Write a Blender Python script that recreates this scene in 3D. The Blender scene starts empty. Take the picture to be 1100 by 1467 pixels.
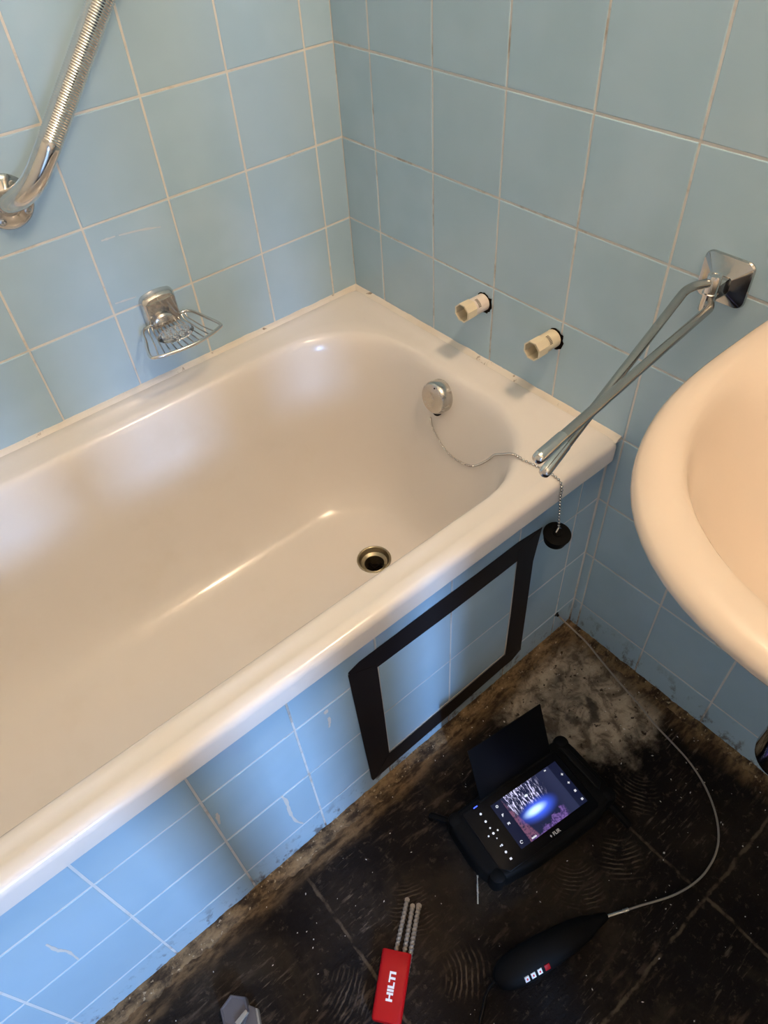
import bpy, bmesh, math, random
from mathutils import Vector, Matrix, noise

random.seed(7)
S = bpy.context.scene
COL = S.collection
R = math.radians

# ------------------------------------------------------------------ camera, light, exposure
cam_d = bpy.data.cameras.new('camera')
cam_d.sensor_fit = 'HORIZONTAL'
cam_d.sensor_width = 36.0
cam_d.lens = 36.0 * 1000.7 / 1100.0
cam_d.clip_start = 0.01
cam = bpy.data.objects.new('camera', cam_d)
COL.objects.link(cam)
cam.rotation_mode = 'XYZ'
cam.location = (0.82159, 1.14168, 1.31399)
cam.rotation_euler = (R(43.04934), R(3.24019), R(139.98318))
S.camera = cam

world = bpy.data.worlds.new('world')
S.world = world
world.use_nodes = True
world.node_tree.nodes['Background'].inputs[0].default_value = (0.38, 0.60, 1.0, 1)
world.node_tree.nodes['Background'].inputs[1].default_value = 3.0

LAMP_POS = Vector((0.19, 1.08, 2.06))
LAMP_COLOR = (1.0, 0.71, 0.455)
LAMP_STRENGTH = 190.0
DAY_POS = Vector((1.37, 3.40, 1.28))
day_d = bpy.data.lights.new('daylight', 'AREA')
day_d.shape = 'RECTANGLE'
day_d.size = 0.09
day_d.size_y = 0.55
day_d.energy = 112.0
day_d.color = (0.32, 0.56, 1.0)
day = bpy.data.objects.new('daylight', day_d)
COL.objects.link(day)
day.location = DAY_POS
day.rotation_euler = (Vector((0.9, 1.0, 0.55)) - DAY_POS).to_track_quat('-Z', 'Y').to_euler()

S.view_settings.view_transform = 'Standard'
S.view_settings.look = 'None'
S.view_settings.exposure = 0.0
S.view_settings.gamma = 1.0
S.view_settings.use_curve_mapping = False


# ------------------------------------------------------------------ helpers
def tag(o, label=None, cat=None, group=None, kind=None):
    if label: o['label'] = label
    if cat: o['category'] = cat
    if group: o['group'] = group
    if kind: o['kind'] = kind
    return o


def empty(name, loc, label, cat, rz=0.0, group=None):
    o = bpy.data.objects.new(name, None)
    o.empty_display_size = 0.05
    COL.objects.link(o)
    o.location = loc
    o.rotation_euler = (0, 0, rz)
    tag(o, label, cat, group)
    return o


def root_of(o):
    while o.parent: o = o.parent
    return o


class MB:
    """collects geometry; build() links it as one mesh object"""
    def __init__(self):
        self.v = []; self.f = []

    def add(self, vs, fs):
        b = len(self.v)
        self.v += [Vector(p) for p in vs]
        self.f += [tuple(i + b for i in f) for f in fs]
        return self

    def box(self, lo, hi):
        (x0, y0, z0), (x1, y1, z1) = lo, hi
        return self.add([(x0, y0, z0), (x1, y0, z0), (x1, y1, z0), (x0, y1, z0), (x0, y0, z1), (x1, y0, z1), (x1, y1, z1), (x0, y1, z1)],
                        [(3, 2, 1, 0), (4, 5, 6, 7), (0, 1, 5, 4), (1, 2, 6, 5), (2, 3, 7, 6), (3, 0, 4, 7)])

    def loft(self, loops, cap0=True, cap1=True, closed=True):
        n = len(loops[0]); b = len(self.v)
        for L in loops: self.v += [Vector(p) for p in L]
        m = n if closed else n - 1
        for k in range(len(loops) - 1):
            for i in range(m):
                j = (i + 1) % n
                self.f.append((b + k * n + i, b + k * n + j, b + (k + 1) * n + j, b + (k + 1) * n + i))
        if cap0: self.f.append(tuple(b + i for i in reversed(range(n))))
        if cap1: self.f.append(tuple(b + (len(loops) - 1) * n + i for i in range(n)))
        return self

    def tube(self, pts, r, n=12, cap=True, closed=False):
        pts = [Vector(p) for p in pts]; m = len(pts)
        rs = r if isinstance(r, (list, tuple)) else [r] * m
        tans = []
        for i in range(m):
            if closed: t = pts[(i + 1) % m] - pts[i - 1]
            else: t = pts[min(i + 1, m - 1)] - pts[max(i - 1, 0)]
            tans.append(t.normalized())
        a = Vector((0, 0, 1)) if abs(tans[0].z) < 0.9 else Vector((1, 0, 0))
        u = (a - tans[0] * a.dot(tans[0])).normalized()
        loops = []
        for i in range(m):
            u = (u - tans[i] * u.dot(tans[i])).normalized()
            w = tans[i].cross(u)
            loops.append([pts[i] + (u * math.cos(2 * math.pi * k / n) + w * math.sin(2 * math.pi * k / n)) * rs[i] for k in range(n)])
        if closed: loops.append(loops[0]); cap = False
        return self.loft(loops, cap, cap)

    def lathe(self, prof, o, d, n=32, cap0=True, cap1=True, start=0.0):
        """prof: (radius, distance along d)"""
        d = Vector(d).normalized(); o = Vector(o)
        a = Vector((0, 0, 1)) if abs(d.z) < 0.9 else Vector((1, 0, 0))
        u = (a - d * a.dot(d)).normalized(); w = d.cross(u)
        loops = [[o + d * h + (u * math.cos(start + 2 * math.pi * k / n) + w * math.sin(start + 2 * math.pi * k / n)) * max(r, 1e-5) for k in range(n)] for r, h in prof]
        return self.loft(loops, cap0, cap1)

    def prism(self, poly, z0, z1, bev=0.0):
        n = len(poly)
        if bev > 0:
            c = Vector((sum(p[0] for p in poly) / n, sum(p[1] for p in poly) / n))
            def inset(d):
                out = []
                for i in range(n):
                    p = Vector(poly[i][:2]); a = (Vector(poly[i - 1][:2]) - p).normalized(); b = (Vector(poly[(i + 1) % n][:2]) - p).normalized()
                    bis = a + b
                    if bis.length < 1e-4: bis = c - p
                    bis.normalize()
                    if bis.dot(c - p) < 0: bis = -bis
                    s = max(0.35, abs(a.cross(bis)) if hasattr(a, 'cross') else 1)
                    q = p + bis * (d / s)
                    out.append(q)
                return out
            L = []
            for k in range(4):
                t = k / 3 * math.pi / 2
                L.append([(p.x, p.y, z1 - bev * (1 - math.sin(t))) for p in inset(bev * (1 - math.cos(t)))])
            return self.loft([[(p[0], p[1], z0) for p in poly]] + L)
        return self.loft([[(p[0], p[1], z0) for p in poly], [(p[0], p[1], z1) for p in poly]])

    def build(self, name, mat, parent=None, sharp=35, world=True, smooth=True, kind=None):
        me = bpy.data.meshes.new(name)
        off = Vector((0, 0, 0))
        if parent is not None and world:
            off = root_of(parent).location
        me.from_pydata([tuple(p - off) for p in self.v], [], self.f)
        bm = bmesh.new(); bm.from_mesh(me)
        bmesh.ops.recalc_face_normals(bm, faces=bm.faces)
        bm.to_mesh(me); bm.free()
        if smooth:
            me.polygons.foreach_set('use_smooth', [True] * len(me.polygons))
            me.set_sharp_from_angle(angle=R(sharp))
        me.materials.append(mat)
        o = bpy.data.objects.new(name, me)
        COL.objects.link(o)
        if parent is not None: o.parent = parent
        if kind: o['kind'] = kind
        return o


def circ_fillet(pts, rad, seg=6):
    """round the inner corners of an open polyline"""
    pts = [Vector(p) for p in pts]; out = [pts[0]]
    for i in range(1, len(pts) - 1):
        p = pts[i]; a = pts[i - 1] - p; b = pts[i + 1] - p
        d = min(rad, a.length * .49, b.length * .49)
        A = p + a.normalized() * d; B = p + b.normalized() * d
        for k in range(seg + 1):
            t = k / seg
            out.append(A * (1 - t) ** 2 + p * 2 * t * (1 - t) + B * t * t)
    out.append(pts[-1])
    return out


def catmull(pts, seg=8):
    pts = [Vector(p) for p in pts]; P = [pts[0] * 2 - pts[1]] + pts + [pts[-1] * 2 - pts[-2]]; out = []
    for i in range(1, len(P) - 2):
        for k in range(seg):
            t = k / seg
            out.append(0.5 * ((2 * P[i]) + (P[i + 1] - P[i - 1]) * t + (2 * P[i - 1] - 5 * P[i] + 4 * P[i + 1] - P[i + 2]) * t * t + (3 * P[i] - 3 * P[i + 1] + P[i + 2] - P[i - 1]) * t ** 3))
    out.append(pts[-1])
    return out


def rrect(x0, x1, y0, y1, r, z, K=10, SX=14, SY=8):
    """rounded rectangle loop with a fixed number of points"""
    r = min(r, (x1 - x0) * .499, (y1 - y0) * .499)
    pts = []
    def arc(cx, cy, a0):
        for k in range(K): pts.append((cx + r * math.cos(a0 + k / K * math.pi / 2), cy + r * math.sin(a0 + k / K * math.pi / 2), z))
    def side(p, q, n):
        for k in range(n): pts.append((p[0] + (q[0] - p[0]) * k / n, p[1] + (q[1] - p[1]) * k / n, z))
    arc(x1 - r, y1 - r, 0); side((x1 - r, y1), (x0 + r, y1), SX)
    arc(x0 + r, y1 - r, math.pi / 2); side((x0, y1 - r), (x0, y0 + r), SY)
    arc(x0 + r, y0 + r, math.pi); side((x0 + r, y0), (x1 - r, y0), SX)
    arc(x1 - r, y0 + r, 1.5 * math.pi); side((x1, y0 + r), (x1, y1 - r), SY)
    return pts


# ------------------------------------------------------------------ material helpers
class G:
    """tiny node-graph builder"""
    def __init__(self, name):
        self.m = bpy.data.materials.new(name); self.m.use_nodes = True
        self.t = self.m.node_tree; self.b = self.t.nodes['Principled BSDF']

    def n(self, typ, **kw):
        x = self.t.nodes.new(typ)
        for k, v in kw.items(): setattr(x, k, v)
        return x

    def put(self, sock, val):
        if isinstance(val, bpy.types.NodeSocket): self.t.links.new(val, sock)
        else: sock.default_value = val

    def math(self, op, a, b=0.0, c=None, clamp=False):
        x = self.n('ShaderNodeMath', operation=op, use_clamp=clamp)
        self.put(x.inputs[0], a); self.put(x.inputs[1], b)
        if c is not None: self.put(x.inputs[2], c)
        return x.outputs[0]

    def coord(self, which='Object'):
        return self.n('ShaderNodeTexCoord').outputs[which]

    def pos(self):
        return self.n('ShaderNodeNewGeometry').outputs['Position']

    def xyz(self, v):
        s = self.n('ShaderNodeSeparateXYZ'); self.put(s.inputs[0], v)
        return s.outputs

    def mapv(self, v, scale=(1, 1, 1), loc=(0, 0, 0), rot=(0, 0, 0)):
        s = self.n('ShaderNodeMapping'); self.put(s.inputs[0], v)
        s.inputs['Scale'].default_value = scale; s.inputs['Location'].default_value = loc; s.inputs['Rotation'].default_value = rot
        return s.outputs[0]

    def noise(self, v, scale, detail=4, rough=.55, dist=0.0):
        s = self.n('ShaderNodeTexNoise'); self.put(s.inputs['Vector'], v)
        s.inputs['Scale'].default_value = scale; s.inputs['Detail'].default_value = detail
        s.inputs['Roughness'].default_value = rough; s.inputs['Distortion'].default_value = dist
        return s.outputs['Fac']

    def ramp(self, f, lo, hi, a=0.0, b=1.0):
        s = self.n('ShaderNodeMapRange', interpolation_type='SMOOTHSTEP'); self.put(s.inputs[0], f)
        s.inputs[1].default_value = lo; s.inputs[2].default_value = hi; s.inputs[3].default_value = a; s.inputs[4].default_value = b
        return s.outputs[0]

    def mix(self, f, a, b):
        s = self.n('ShaderNodeMix', data_type='RGBA')
        self.put(s.inputs[0], f)
        for i, c in ((6, a), (7, b)):
            self.put(s.inputs[i], c if isinstance(c, bpy.types.NodeSocket) else (*c[:3], 1))
        return s.outputs[2]

    def bump(self, h, strength=.3, dist=.002):
        s = self.n('ShaderNodeBump'); self.put(s.inputs['Height'], h)
        s.inputs['Strength'].default_value = strength; s.inputs['Distance'].default_value = dist
        self.t.links.new(s.outputs[0], self.b.inputs['Normal'])

    def set(self, **kw):
        names = dict(color='Base Color', rough='Roughness', metal='Metallic', spec='Specular IOR Level', coat='Coat Weight', coat_rough='Coat Roughness',
                     emit='Emission Color', estr='Emission Strength', trans='Transmission Weight', ior='IOR', sss='Subsurface Weight', alpha='Alpha')
        for k, v in kw.items():
            s = self.b.inputs[names[k]]
            if k in ('color', 'emit') and not isinstance(v, bpy.types.NodeSocket): v = (*v[:3], 1)
            self.put(s, v)
        return self


def plain(name, color, rough=.5, metal=0.0, **kw):
    g = G(name); g.set(color=color, rough=rough, metal=metal, **kw)
    return g.m


def mat_tile():
    g = G('blue_glazed_tile')
    p = g.pos(); info = g.n('ShaderNodeObjectInfo')
    var = g.noise(p, 9, 2)
    c = g.mix(g.ramp(var, .35, .68), (.380, .540, .650), (.414, .575, .690))
    c2 = g.mix(g.math('MULTIPLY', info.outputs['Random'], .55), c, (.392, .534, .632))
    z = g.xyz(p)
    low = g.ramp(z[2], .0, .10, 1, 0)
    spl = g.ramp(g.noise(g.mapv(p, (1, 1, .6)), 38, 5, .65), .52, .66)
    splash = g.math('MULTIPLY', low, spl)
    c3 = g.mix(g.math('MULTIPLY', splash, .8), c2, (.10, .062, .035))
    g.set(color=c3, rough=g.ramp(g.noise(p, 40, 3), .3, .8, .10, .20), spec=.5)
    g.bump(g.noise(p, 26, 2), .05, .001)
    return g.m


def mat_grout(light):
    g = G('tile_grout_' + light)
    p = g.pos()
    d = g.ramp(g.noise(g.mapv(p, (1, 1, 1)), 14, 5, .65), .53, .70)
    d2 = g.ramp(g.noise(p, 55, 3), .5, .75)
    cols = {'cream': ((.66, .64, .585), (.42, .345, .26)), 'grey': ((.64, .635, .615), (.33, .275, .22))}[light]
    c = g.mix(g.math('MULTIPLY', d, .85), cols[0], cols[1])
    c = g.mix(g.math('MULTIPLY', d2, .35), c, (.75, .70, .60))
    z = g.xyz(p)
    c = g.mix(g.math('MULTIPLY', g.ramp(z[2], .0, .09, 1, 0), g.ramp(g.noise(p, 30, 3), .35, .6)), c, (.09, .055, .03))
    g.set(color=c, rough=.85)
    g.bump(g.noise(p, 220, 3), .6, .001)
    return g.m


def mat_enamel():
    g = G('white_enamel')
    p = g.pos()
    st = g.math('MULTIPLY', g.ramp(g.noise(p, 7, 5, .6), .50, .75), .35)
    c = g.mix(st, (.790, .745, .700), (.71, .65, .57))
    sp = g.ramp(g.noise(p, 60, 2), .765, .80)
    z = g.xyz(p)
    sp = g.math('MULTIPLY', sp, g.ramp(z[2], .16, .22, 1, 0))
    c = g.mix(g.math('MULTIPLY', sp, .6), c, (.25, .18, .11))
    g.set(color=c, rough=g.ramp(g.noise(p, 12, 3), .3, .75, .10, .26), spec=.5)
    return g.m


def mat_ceramic():
    g = G('white_ceramic')
    g.set(color=(.62, .515, .42), rough=.13, spec=.5)
    return g.m


def mat_chrome(name='worn_chrome', col=(.66, .64, .61), r0=.08, r1=.24, dirt=.25):
    g = G(name)
    p = g.coord()
    d = g.ramp(g.noise(p, 90, 4, .6), .52, .72)
    c = g.mix(g.math('MULTIPLY', d, dirt), col, (.22, .19, .15))
    g.set(color=c, metal=1.0, rough=g.ramp(g.noise(p, 60, 3), .3, .7, r0, r1))
    return g.m


def mat_floor():
    g = G('dark_adhesive_floor')
    p = g.pos(); q = g.xyz(p); x, y = q[0], q[1]
    n1 = g.noise(p, 5, 7, .62, .4)
    n2 = g.noise(g.mapv(p, (1, 4, 1), rot=(0, 0, .5)), 18, 6, .62)
    n3 = g.noise(p, 70, 5, .7)
    base = g.mix(g.ramp(n1, .42, .68), (.0060, .0043, .0038), (.020, .0145, .0105))
    n4 = g.noise(g.mapv(p, (1, 7, 1), rot=(0, 0, -.6)), 26, 6, .65, .3)
    base = g.mix(g.math('MULTIPLY', g.ramp(n2, .52, .68), g.ramp(g.noise(p, 6, 3), .45, .62)), base, (.055, .039, .028))
    base = g.mix(g.math('MULTIPLY', g.ramp(n4, .55, .68), g.ramp(g.noise(p, 8, 3, .5), .48, .66)), base, (.125, .098, .074))
    base = g.mix(g.math('MULTIPLY', g.ramp(n3, .56, .70), .55), base, (.085, .065, .047))
    base = g.mix(g.math('MULTIPLY', g.ramp(g.noise(p, 3.2, 6, .7, .6), .50, .64), .5), base, (.040, .030, .020))
    # trowel marks left in the adhesive: short runs of curved ridges
    acc = None
    for (cx, cy, rad, fr, sx, sy, ox, oy) in ((.360, .985, .100, 900, 1, 1, .405, 1.045), (.150, .985, .085, 820, 1, 1, .205, 1.01), (.26, 1.00, .085, 760, 1, 1, .315, 1.065), (.60, .80, .110, 950, 1, 1, .640, .885), (.70, .96, .09, 700, 1, 1, .635, 1.01), (.85, .80, .12, 800, 1, 1, .80, .91)):
        wx = g.math('MULTIPLY', g.math('SUBTRACT', g.noise(p, 17, 3), .5), .018)
        dx = g.math('SUBTRACT', x, cx); dy = g.math('SUBTRACT', y, cy)
        d = g.math('SQRT', g.math('ADD', g.math('MULTIPLY', dx, dx), g.math('MULTIPLY', dy, dy)))
        w = g.ramp(g.math('SINE', g.math('MULTIPLY', g.math('ADD', d, wx), fr)), .0, .85)
        ex_ = g.math('SUBTRACT', x, ox); ey_ = g.math('SUBTRACT', y, oy)
        dd = g.math('SQRT', g.math('ADD', g.math('MULTIPLY', ex_, ex_), g.math('MULTIPLY', ey_, ey_)))
        dd = g.math('ADD', dd, g.math('MULTIPLY', wx, 1.6))
        w = g.math('MULTIPLY', w, g.ramp(dd, .018, .048, 1, 0))
        acc = w if acc is None else g.math('MAXIMUM', acc, w)
    rings = g.math('MULTIPLY', acc, g.ramp(g.noise(p, 34, 4), .38, .62))
    base = g.mix(g.math('MULTIPLY', rings, .85), base, (.125, .092, .064))
    # joints of the old floor covering
    def line(c, v, w=.004):
        wob = g.math('MULTIPLY', g.math('SUBTRACT', g.noise(p, 14, 5, .65), .5), .020)
        return g.ramp(g.math('ABSOLUTE', g.math('ADD', g.math('SUBTRACT', v, c), wob)), w * .3, w, 1, 0)
    ln = None
    for c, v in ((.26, x), (.746, x), (1.232, x), (1.19, y), (1.676, y)):
        l = line(c, v); ln = l if ln is None else g.math('MAXIMUM', ln, l)
    ln = g.math('MULTIPLY', ln, g.ramp(g.noise(p, 26, 4), .38, .56))
    base = g.mix(g.math('MULTIPLY', ln, .8), base, (.10, .075, .05))
    # bare screed in the corner
    ex = g.math('DIVIDE', g.math('SUBTRACT', x, .11), .175); ey = g.math('DIVIDE', g.math('SUBTRACT', y, .80), .165)
    e = g.math('SQRT', g.math('ADD', g.math('MULTIPLY', ex, ex), g.math('MULTIPLY', ey, ey)))
    e = g.math('ADD', e, g.math('MULTIPLY', g.math('SUBTRACT', g.noise(p, 13, 6, .65), .5), 1.1))
    m = g.ramp(e, .70, 1.12, 1, 0)
    cn = g.noise(p, 30, 6, .65, .5)
    conc = g.mix(g.ramp(cn, .36, .60), (.13, .10, .07), (.46, .38, .28))
    conc = g.mix(g.math('MULTIPLY', g.ramp(g.noise(p, 11, 4), .50, .66), .55), conc, (.10, .09, .075))
    conc = g.mix(g.ramp(g.noise(p, 90, 4), .60, .70), conc, (.045, .033, .022))
    for cx, cy, r0, r1 in ((.122, .775, .0, .030), (.150, .842, .026, .012)):  # dark stain ring and crevice shade put into the colour at the lumps
        a_ = g.math('SUBTRACT', x, cx); b_ = g.math('SUBTRACT', y, cy)
        d_ = g.math('SQRT', g.math('ADD', g.math('MULTIPLY', a_, a_), g.math('MULTIPLY', b_, b_)))
        d_ = g.math('ADD', d_, g.math('MULTIPLY', g.math('SUBTRACT', g.noise(p, 45, 4), .5), .030))
        d_ = g.math('ABSOLUTE', g.math('SUBTRACT', d_, r0))
        conc = g.mix(g.math('MULTIPLY', g.math('MULTIPLY', g.ramp(d_, r1 * .3, r1, 1, 0), g.ramp(g.noise(p, 24, 4), .40, .56)), .85), conc, (.055, .048, .038))
    base = g.mix(m, base, conc)
    # brown strip of old glue at the bath panel and the wall
    wob = g.math('MULTIPLY', g.math('SUBTRACT', g.noise(p, 12, 5), .5), .05)
    s1 = g.ramp(g.math('ADD', y, wob), .71, .742, 1, 0)
    s2 = g.ramp(g.math('ADD', x, wob), .02, .06, 1, 0)
    st = g.math('MAXIMUM', s1, s2)
    br = g.mix(g.ramp(g.noise(g.mapv(p, (.35, 1, 1)), 60, 5, .65), .38, .64), (.035, .022, .012), (.185, .120, .060))
    base = g.mix(g.math('MULTIPLY', st, .85), base, br)
    g.set(color=base, rough=g.ramp(n1, .3, .7, .65, .92), spec=.12)
    h = g.math('ADD', g.math('MULTIPLY', n3, .5), g.math('MULTIPLY', n2, .6))
    h = g.math('ADD', h, g.math('MULTIPLY', rings, .8))
    g.bump(h, 1.0, .007)
    return g.m


def mat_ridge():
    g = G('old_glue_ridge')
    p = g.pos()
    f = g.noise(g.mapv(p, (.5, 1, 1)), 55, 6, .68)
    c = g.mix(g.ramp(f, .36, .66), (.032, .020, .011), (.215, .145, .075))
    c = g.mix(g.ramp(g.noise(p, 150, 3), .62, .72), c, (.36, .29, .19))
    g.set(color=c, rough=.85, spec=.25)
    g.bump(f, 1.0, .006)
    return g.m


def mat_sealant():
    g = G('old_cream_sealant')
    p = g.pos()
    d = g.ramp(g.noise(p, 34, 5, .7), .62, .70)
    c = g.mix(g.ramp(g.noise(p, 8, 3), .4, .65), (.76, .71, .64), (.72, .65, .55))
    c = g.mix(g.math('MULTIPLY', d, .8), c, (.16, .095, .05))
    g.set(color=c, rough=.6)
    g.bump(g.noise(p, 90, 4), .4, .002)
    return g.m


def mat_screen():
    g = G('camera_display')
    q = g.xyz(g.coord()); x, y = q[0], q[1]
    def ell(cx, cy, ax, ay, lo, hi):
        a = g.math('DIVIDE', g.math('SUBTRACT', x, cx), ax); b = g.math('DIVIDE', g.math('SUBTRACT', y, cy), ay)
        return g.ramp(g.math('SQRT', g.math('ADD', g.math('MULTIPLY', a, a), g.math('MULTIPLY', b, b))), lo, hi, 1, 0)
    v = g.coord()
    c = g.mix(0.0, (.004, .006, .022), (0, 0, 0))
    vid = g.math('MULTIPLY', g.ramp(x, -.0505, -.0500), g.ramp(x, .0575, .0600, 1, 0))
    veil = g.mix(g.ramp(x, .02, .055), (.008, .011, .036), (.016, .020, .052))
    c = g.mix(vid, c, veil)
    # bright streaks of rubble at the top
    st = g.noise(g.mapv(v, (2.2, .45, 1), rot=(0, 0, .35)), 180, 3, .6, 1.0)
    st = g.math('MULTIPLY', g.ramp(st, .50, .64), g.math('MULTIPLY', g.ramp(y, .003, .014), g.math('MULTIPLY', g.ramp(x, -.050, -.042), g.ramp(x, .006, .034, 1, 0))))
    c = g.mix(st, c, (.60, .58, .85))
    # rust coloured edge left
    ru = g.math('MULTIPLY', g.ramp(g.math('ADD', x, g.math('MULTIPLY', y, .25)), -.043, -.038, 1, 0), vid)
    c = g.mix(g.math('MULTIPLY', ru, g.ramp(g.noise(v, 260, 3), .3, .6)), c, (.13, .055, .10))
    # violet stones at the bottom
    nb = g.math('MULTIPLY', g.math('SUBTRACT', g.noise(v, 90, 3), .5), .03)
    bo = g.math('MULTIPLY', g.ramp(g.math('ADD', g.math('SUBTRACT', y, g.math('MULTIPLY', x, .25)), nb), -.034, -.030, 1, 0), vid)
    c = g.mix(g.math('MULTIPLY', bo, g.ramp(x, .03, .04, 1, 0)), c, g.mix(g.ramp(g.noise(v, 300, 3), .4, .6), (.035, .02, .09), (.13, .075, .24)))
    # the lamp's glow
    c = g.mix(ell(-.004, -.005, .046, .022, .10, 1.0), c, (.05, .12, .85))
    c = g.mix(ell(-.010, -.004, .030, .0100, .1, 1.0), c, (.55, .82, 1.0))
    c = g.mix(ell(-.0075, .024, .005, .003, .2, 1.0), c, (.75, .85, 1.0))
    g.set(color=(.004, .004, .006), rough=.25, spec=.15, emit=c, estr=1.5)
    return g.m


M = {}
M['tile'] = mat_tile()
M['grout'] = mat_grout('cream')
M['grout_grey'] = mat_grout('grey')
M['enamel'] = mat_enamel()
M['ceramic'] = mat_ceramic()
M['chrome'] = mat_chrome(dirt=.10)
M['steel'] = mat_chrome('brushed_steel', (.60, .58, .54), .20, .30, .10)
M['dark_chrome'] = mat_chrome('dark_chrome', (.50, .49, .48), .05, .14, .1)
M['rail_steel'] = plain('dull_rail_steel', (.45, .435, .405), .24, 1.0)
M['old_brass'] = mat_chrome('dirty_drain_brass', (.34, .30, .21), .30, .50, .5)
M['dust_steel'] = plain('dusty_drill_steel', (.27, .235, .19), .6, .35)
M['floor'] = mat_floor()
M['ridge'] = mat_ridge()
M['sealant'] = mat_sealant()
M['paint'] = plain('cream_wall_paint', (.78, .77, .74), .7)
M['ceiling'] = plain('white_ceiling_paint', (.85, .84, .82), .8)
M['door'] = plain('white_door_paint', (.60, .60, .60), .4)
M['tape'] = plain('dark_duct_tape', (.015, .0125, .0135), .5, spec=.25)
M['rubber'] = plain('black_rubber', (.0035, .0033, .0033), .65, spec=.12)
M['black'] = plain('black_plastic', (.003, .003, .0035), .45, spec=.15)
M['gloss_black'] = plain('glossy_black_panel', (.003, .003, .004), .30, spec=.12)
M['screen'] = mat_screen()
M['glow_white'] = plain('lit_key', (.6, .6, .6), .4, emit=(.85, .88, 1.0), estr=.62)
M['glow_blue'] = plain('blue_led', (.05, .08, .5), .4, emit=(.05, .10, 1.0), estr=2.5)
M['white_print'] = plain('white_print', (.82, .82, .82), .6)
M['red'] = plain('red_plastic', (.36, .0025, .004), .5, spec=.2)
M['red_key'] = plain('red_key', (.60, .01, .01), .4, emit=(.6, .01, .01), estr=.12)
M['pvc'] = plain('cream_pvc', (.74, .65, .47), .38, sss=.0)
M['pvc_white'] = plain('white_pvc', (.78, .70, .62), .40)
M['print'] = plain('grey_print', (.10, .085, .07), .7)
M['dark_hole'] = plain('dark_hole', (.006, .004, .003), .95, spec=.1)  # near-black colour stands in for the shade inside openings
M['plaster'] = plain('dried_plaster', (.62, .58, .52), .9)
M['smear'] = plain('dried_soap_smear', (.56, .62, .66), .6)
M['carbide'] = mat_chrome('drill_steel', (.42, .38, .33), .30, .50, .55)
M['cable'] = plain('grey_cable', (.26, .235, .20), .45)
M['grey_plastic'] = plain('grey_plastic', (.085, .080, .088), .5, spec=.25)
M['pale_plastic'] = plain('pale_plastic', (.26, .24, .20), .5, spec=.25)
gl = G('clear_plastic'); gl.set(color=(.95, .95, .95), rough=.04, trans=1.0, ior=1.46); M['clear'] = gl.m
lg = G('lit_glass_globe'); lg.set(color=(.9, .85, .75), rough=.4, emit=LAMP_COLOR, estr=LAMP_STRENGTH); M['lamp'] = lg.m
M['paneglass'] = None
pg = G('window_glass')
_t = pg.n('ShaderNodeBsdfTransparent'); _g = pg.n('ShaderNodeBsdfGlossy'); _g.inputs['Roughness'].default_value = .02
_f = pg.n('ShaderNodeFresnel'); _f.inputs[0].default_value = 1.45; _x = pg.n('ShaderNodeMixShader')
pg.t.links.new(_f.outputs[0], _x.inputs[0]); pg.t.links.new(_t.outputs[0], _x.inputs[1]); pg.t.links.new(_g.outputs[0], _x.inputs[2])
pg.t.links.new(_x.outputs[0], pg.t.nodes['Material Output'].inputs[0])
M['paneglass'] = pg.m
tg = G('tinted_glass')  # upper glazing of the added door, dims daylight on the long wall
_t = tg.n('ShaderNodeBsdfTransparent'); _t.inputs[0].default_value = (.42, .42, .42, 1)
tg.t.links.new(_t.outputs[0], tg.t.nodes['Material Output'].inputs[0])
M['tintglass'] = tg.m

# ------------------------------------------------------------------ the room
PW = 0.152
LX, LY, LZ = 1.78, 2.0, 2.42
Z0 = 0.0845183
PZ = 0.1519197
LEV = [0.0] + [Z0 + i * PZ for i in range(16)]
TOP_D = 4                       # index of the joint just at the bath rim
TH = 0.0060                     # tile thickness
JW = 0.0030                     # joint width

# floor: uneven grid
def breaks(a, b, n): return [a + (b - a) * i / n for i in range(n + 1)]
xs = breaks(0, 1.10, 200) + [1.2, 1.35, 1.5, 1.65, LX]
ys = [0, .2, .4] + breaks(.60, 1.30, 130) + [1.4, 1.6, 1.8, LY]
fl = MB()
lumps = [(.122, .775, .036, -.006), (.145, .832, .032, .012), (.09, .90, .03, .003), (.21, .76, .03, .002)]
for yv in ys:
    for xv in xs:
        h = 0.0016 * noise.noise(Vector((xv * 14, yv * 14, 0))) + .0010 * noise.noise(Vector((xv * 55, yv * 55, 3)))
        for cx, cy, rr, hh in lumps:
            d = math.hypot(xv - cx, yv - cy) / rr + .35 * noise.noise(Vector((xv * 40, yv * 40, 9)))
            if d < 1: h += hh * (1 - d * d) ** .6
        for c, v in ((.26, xv), (.746, xv), (1.19, yv)):
            d = abs(v - c)
            if d < .006: h -= .0004 * (1 - d / .006)
        fl.v.append(Vector((xv, yv, h - .001)))
nx = len(xs)
for j in range(len(ys) - 1):
    for i in range(nx - 1):
        fl.f.append((j * nx + i, j * nx + i + 1, (j + 1) * nx + i + 1, (j + 1) * nx + i))
tag(fl.build('floor', M['floor'], sharp=60), kind='structure')

wl = tag(MB().box((-.10, -.10, -.05), (LX + .1, -.0008, LZ)).build('wall_left', M['grout']), kind='structure')
wr = tag(MB().box((-.10, -.0013, -.05), (-.0008, LY + .1, LZ)).build('wall_right', M['grout_grey']), kind='structure')
tag(MB().box((LX, -TH, -.05), (LX + .1, LY + .1, LZ)).build('wall_near', M['paint']), kind='structure')
tag(MB().box((-.1, -.1, LZ), (LX + .1, LY + .1, LZ + .08)).build('ceiling', M['ceiling']), kind='structure')
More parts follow.
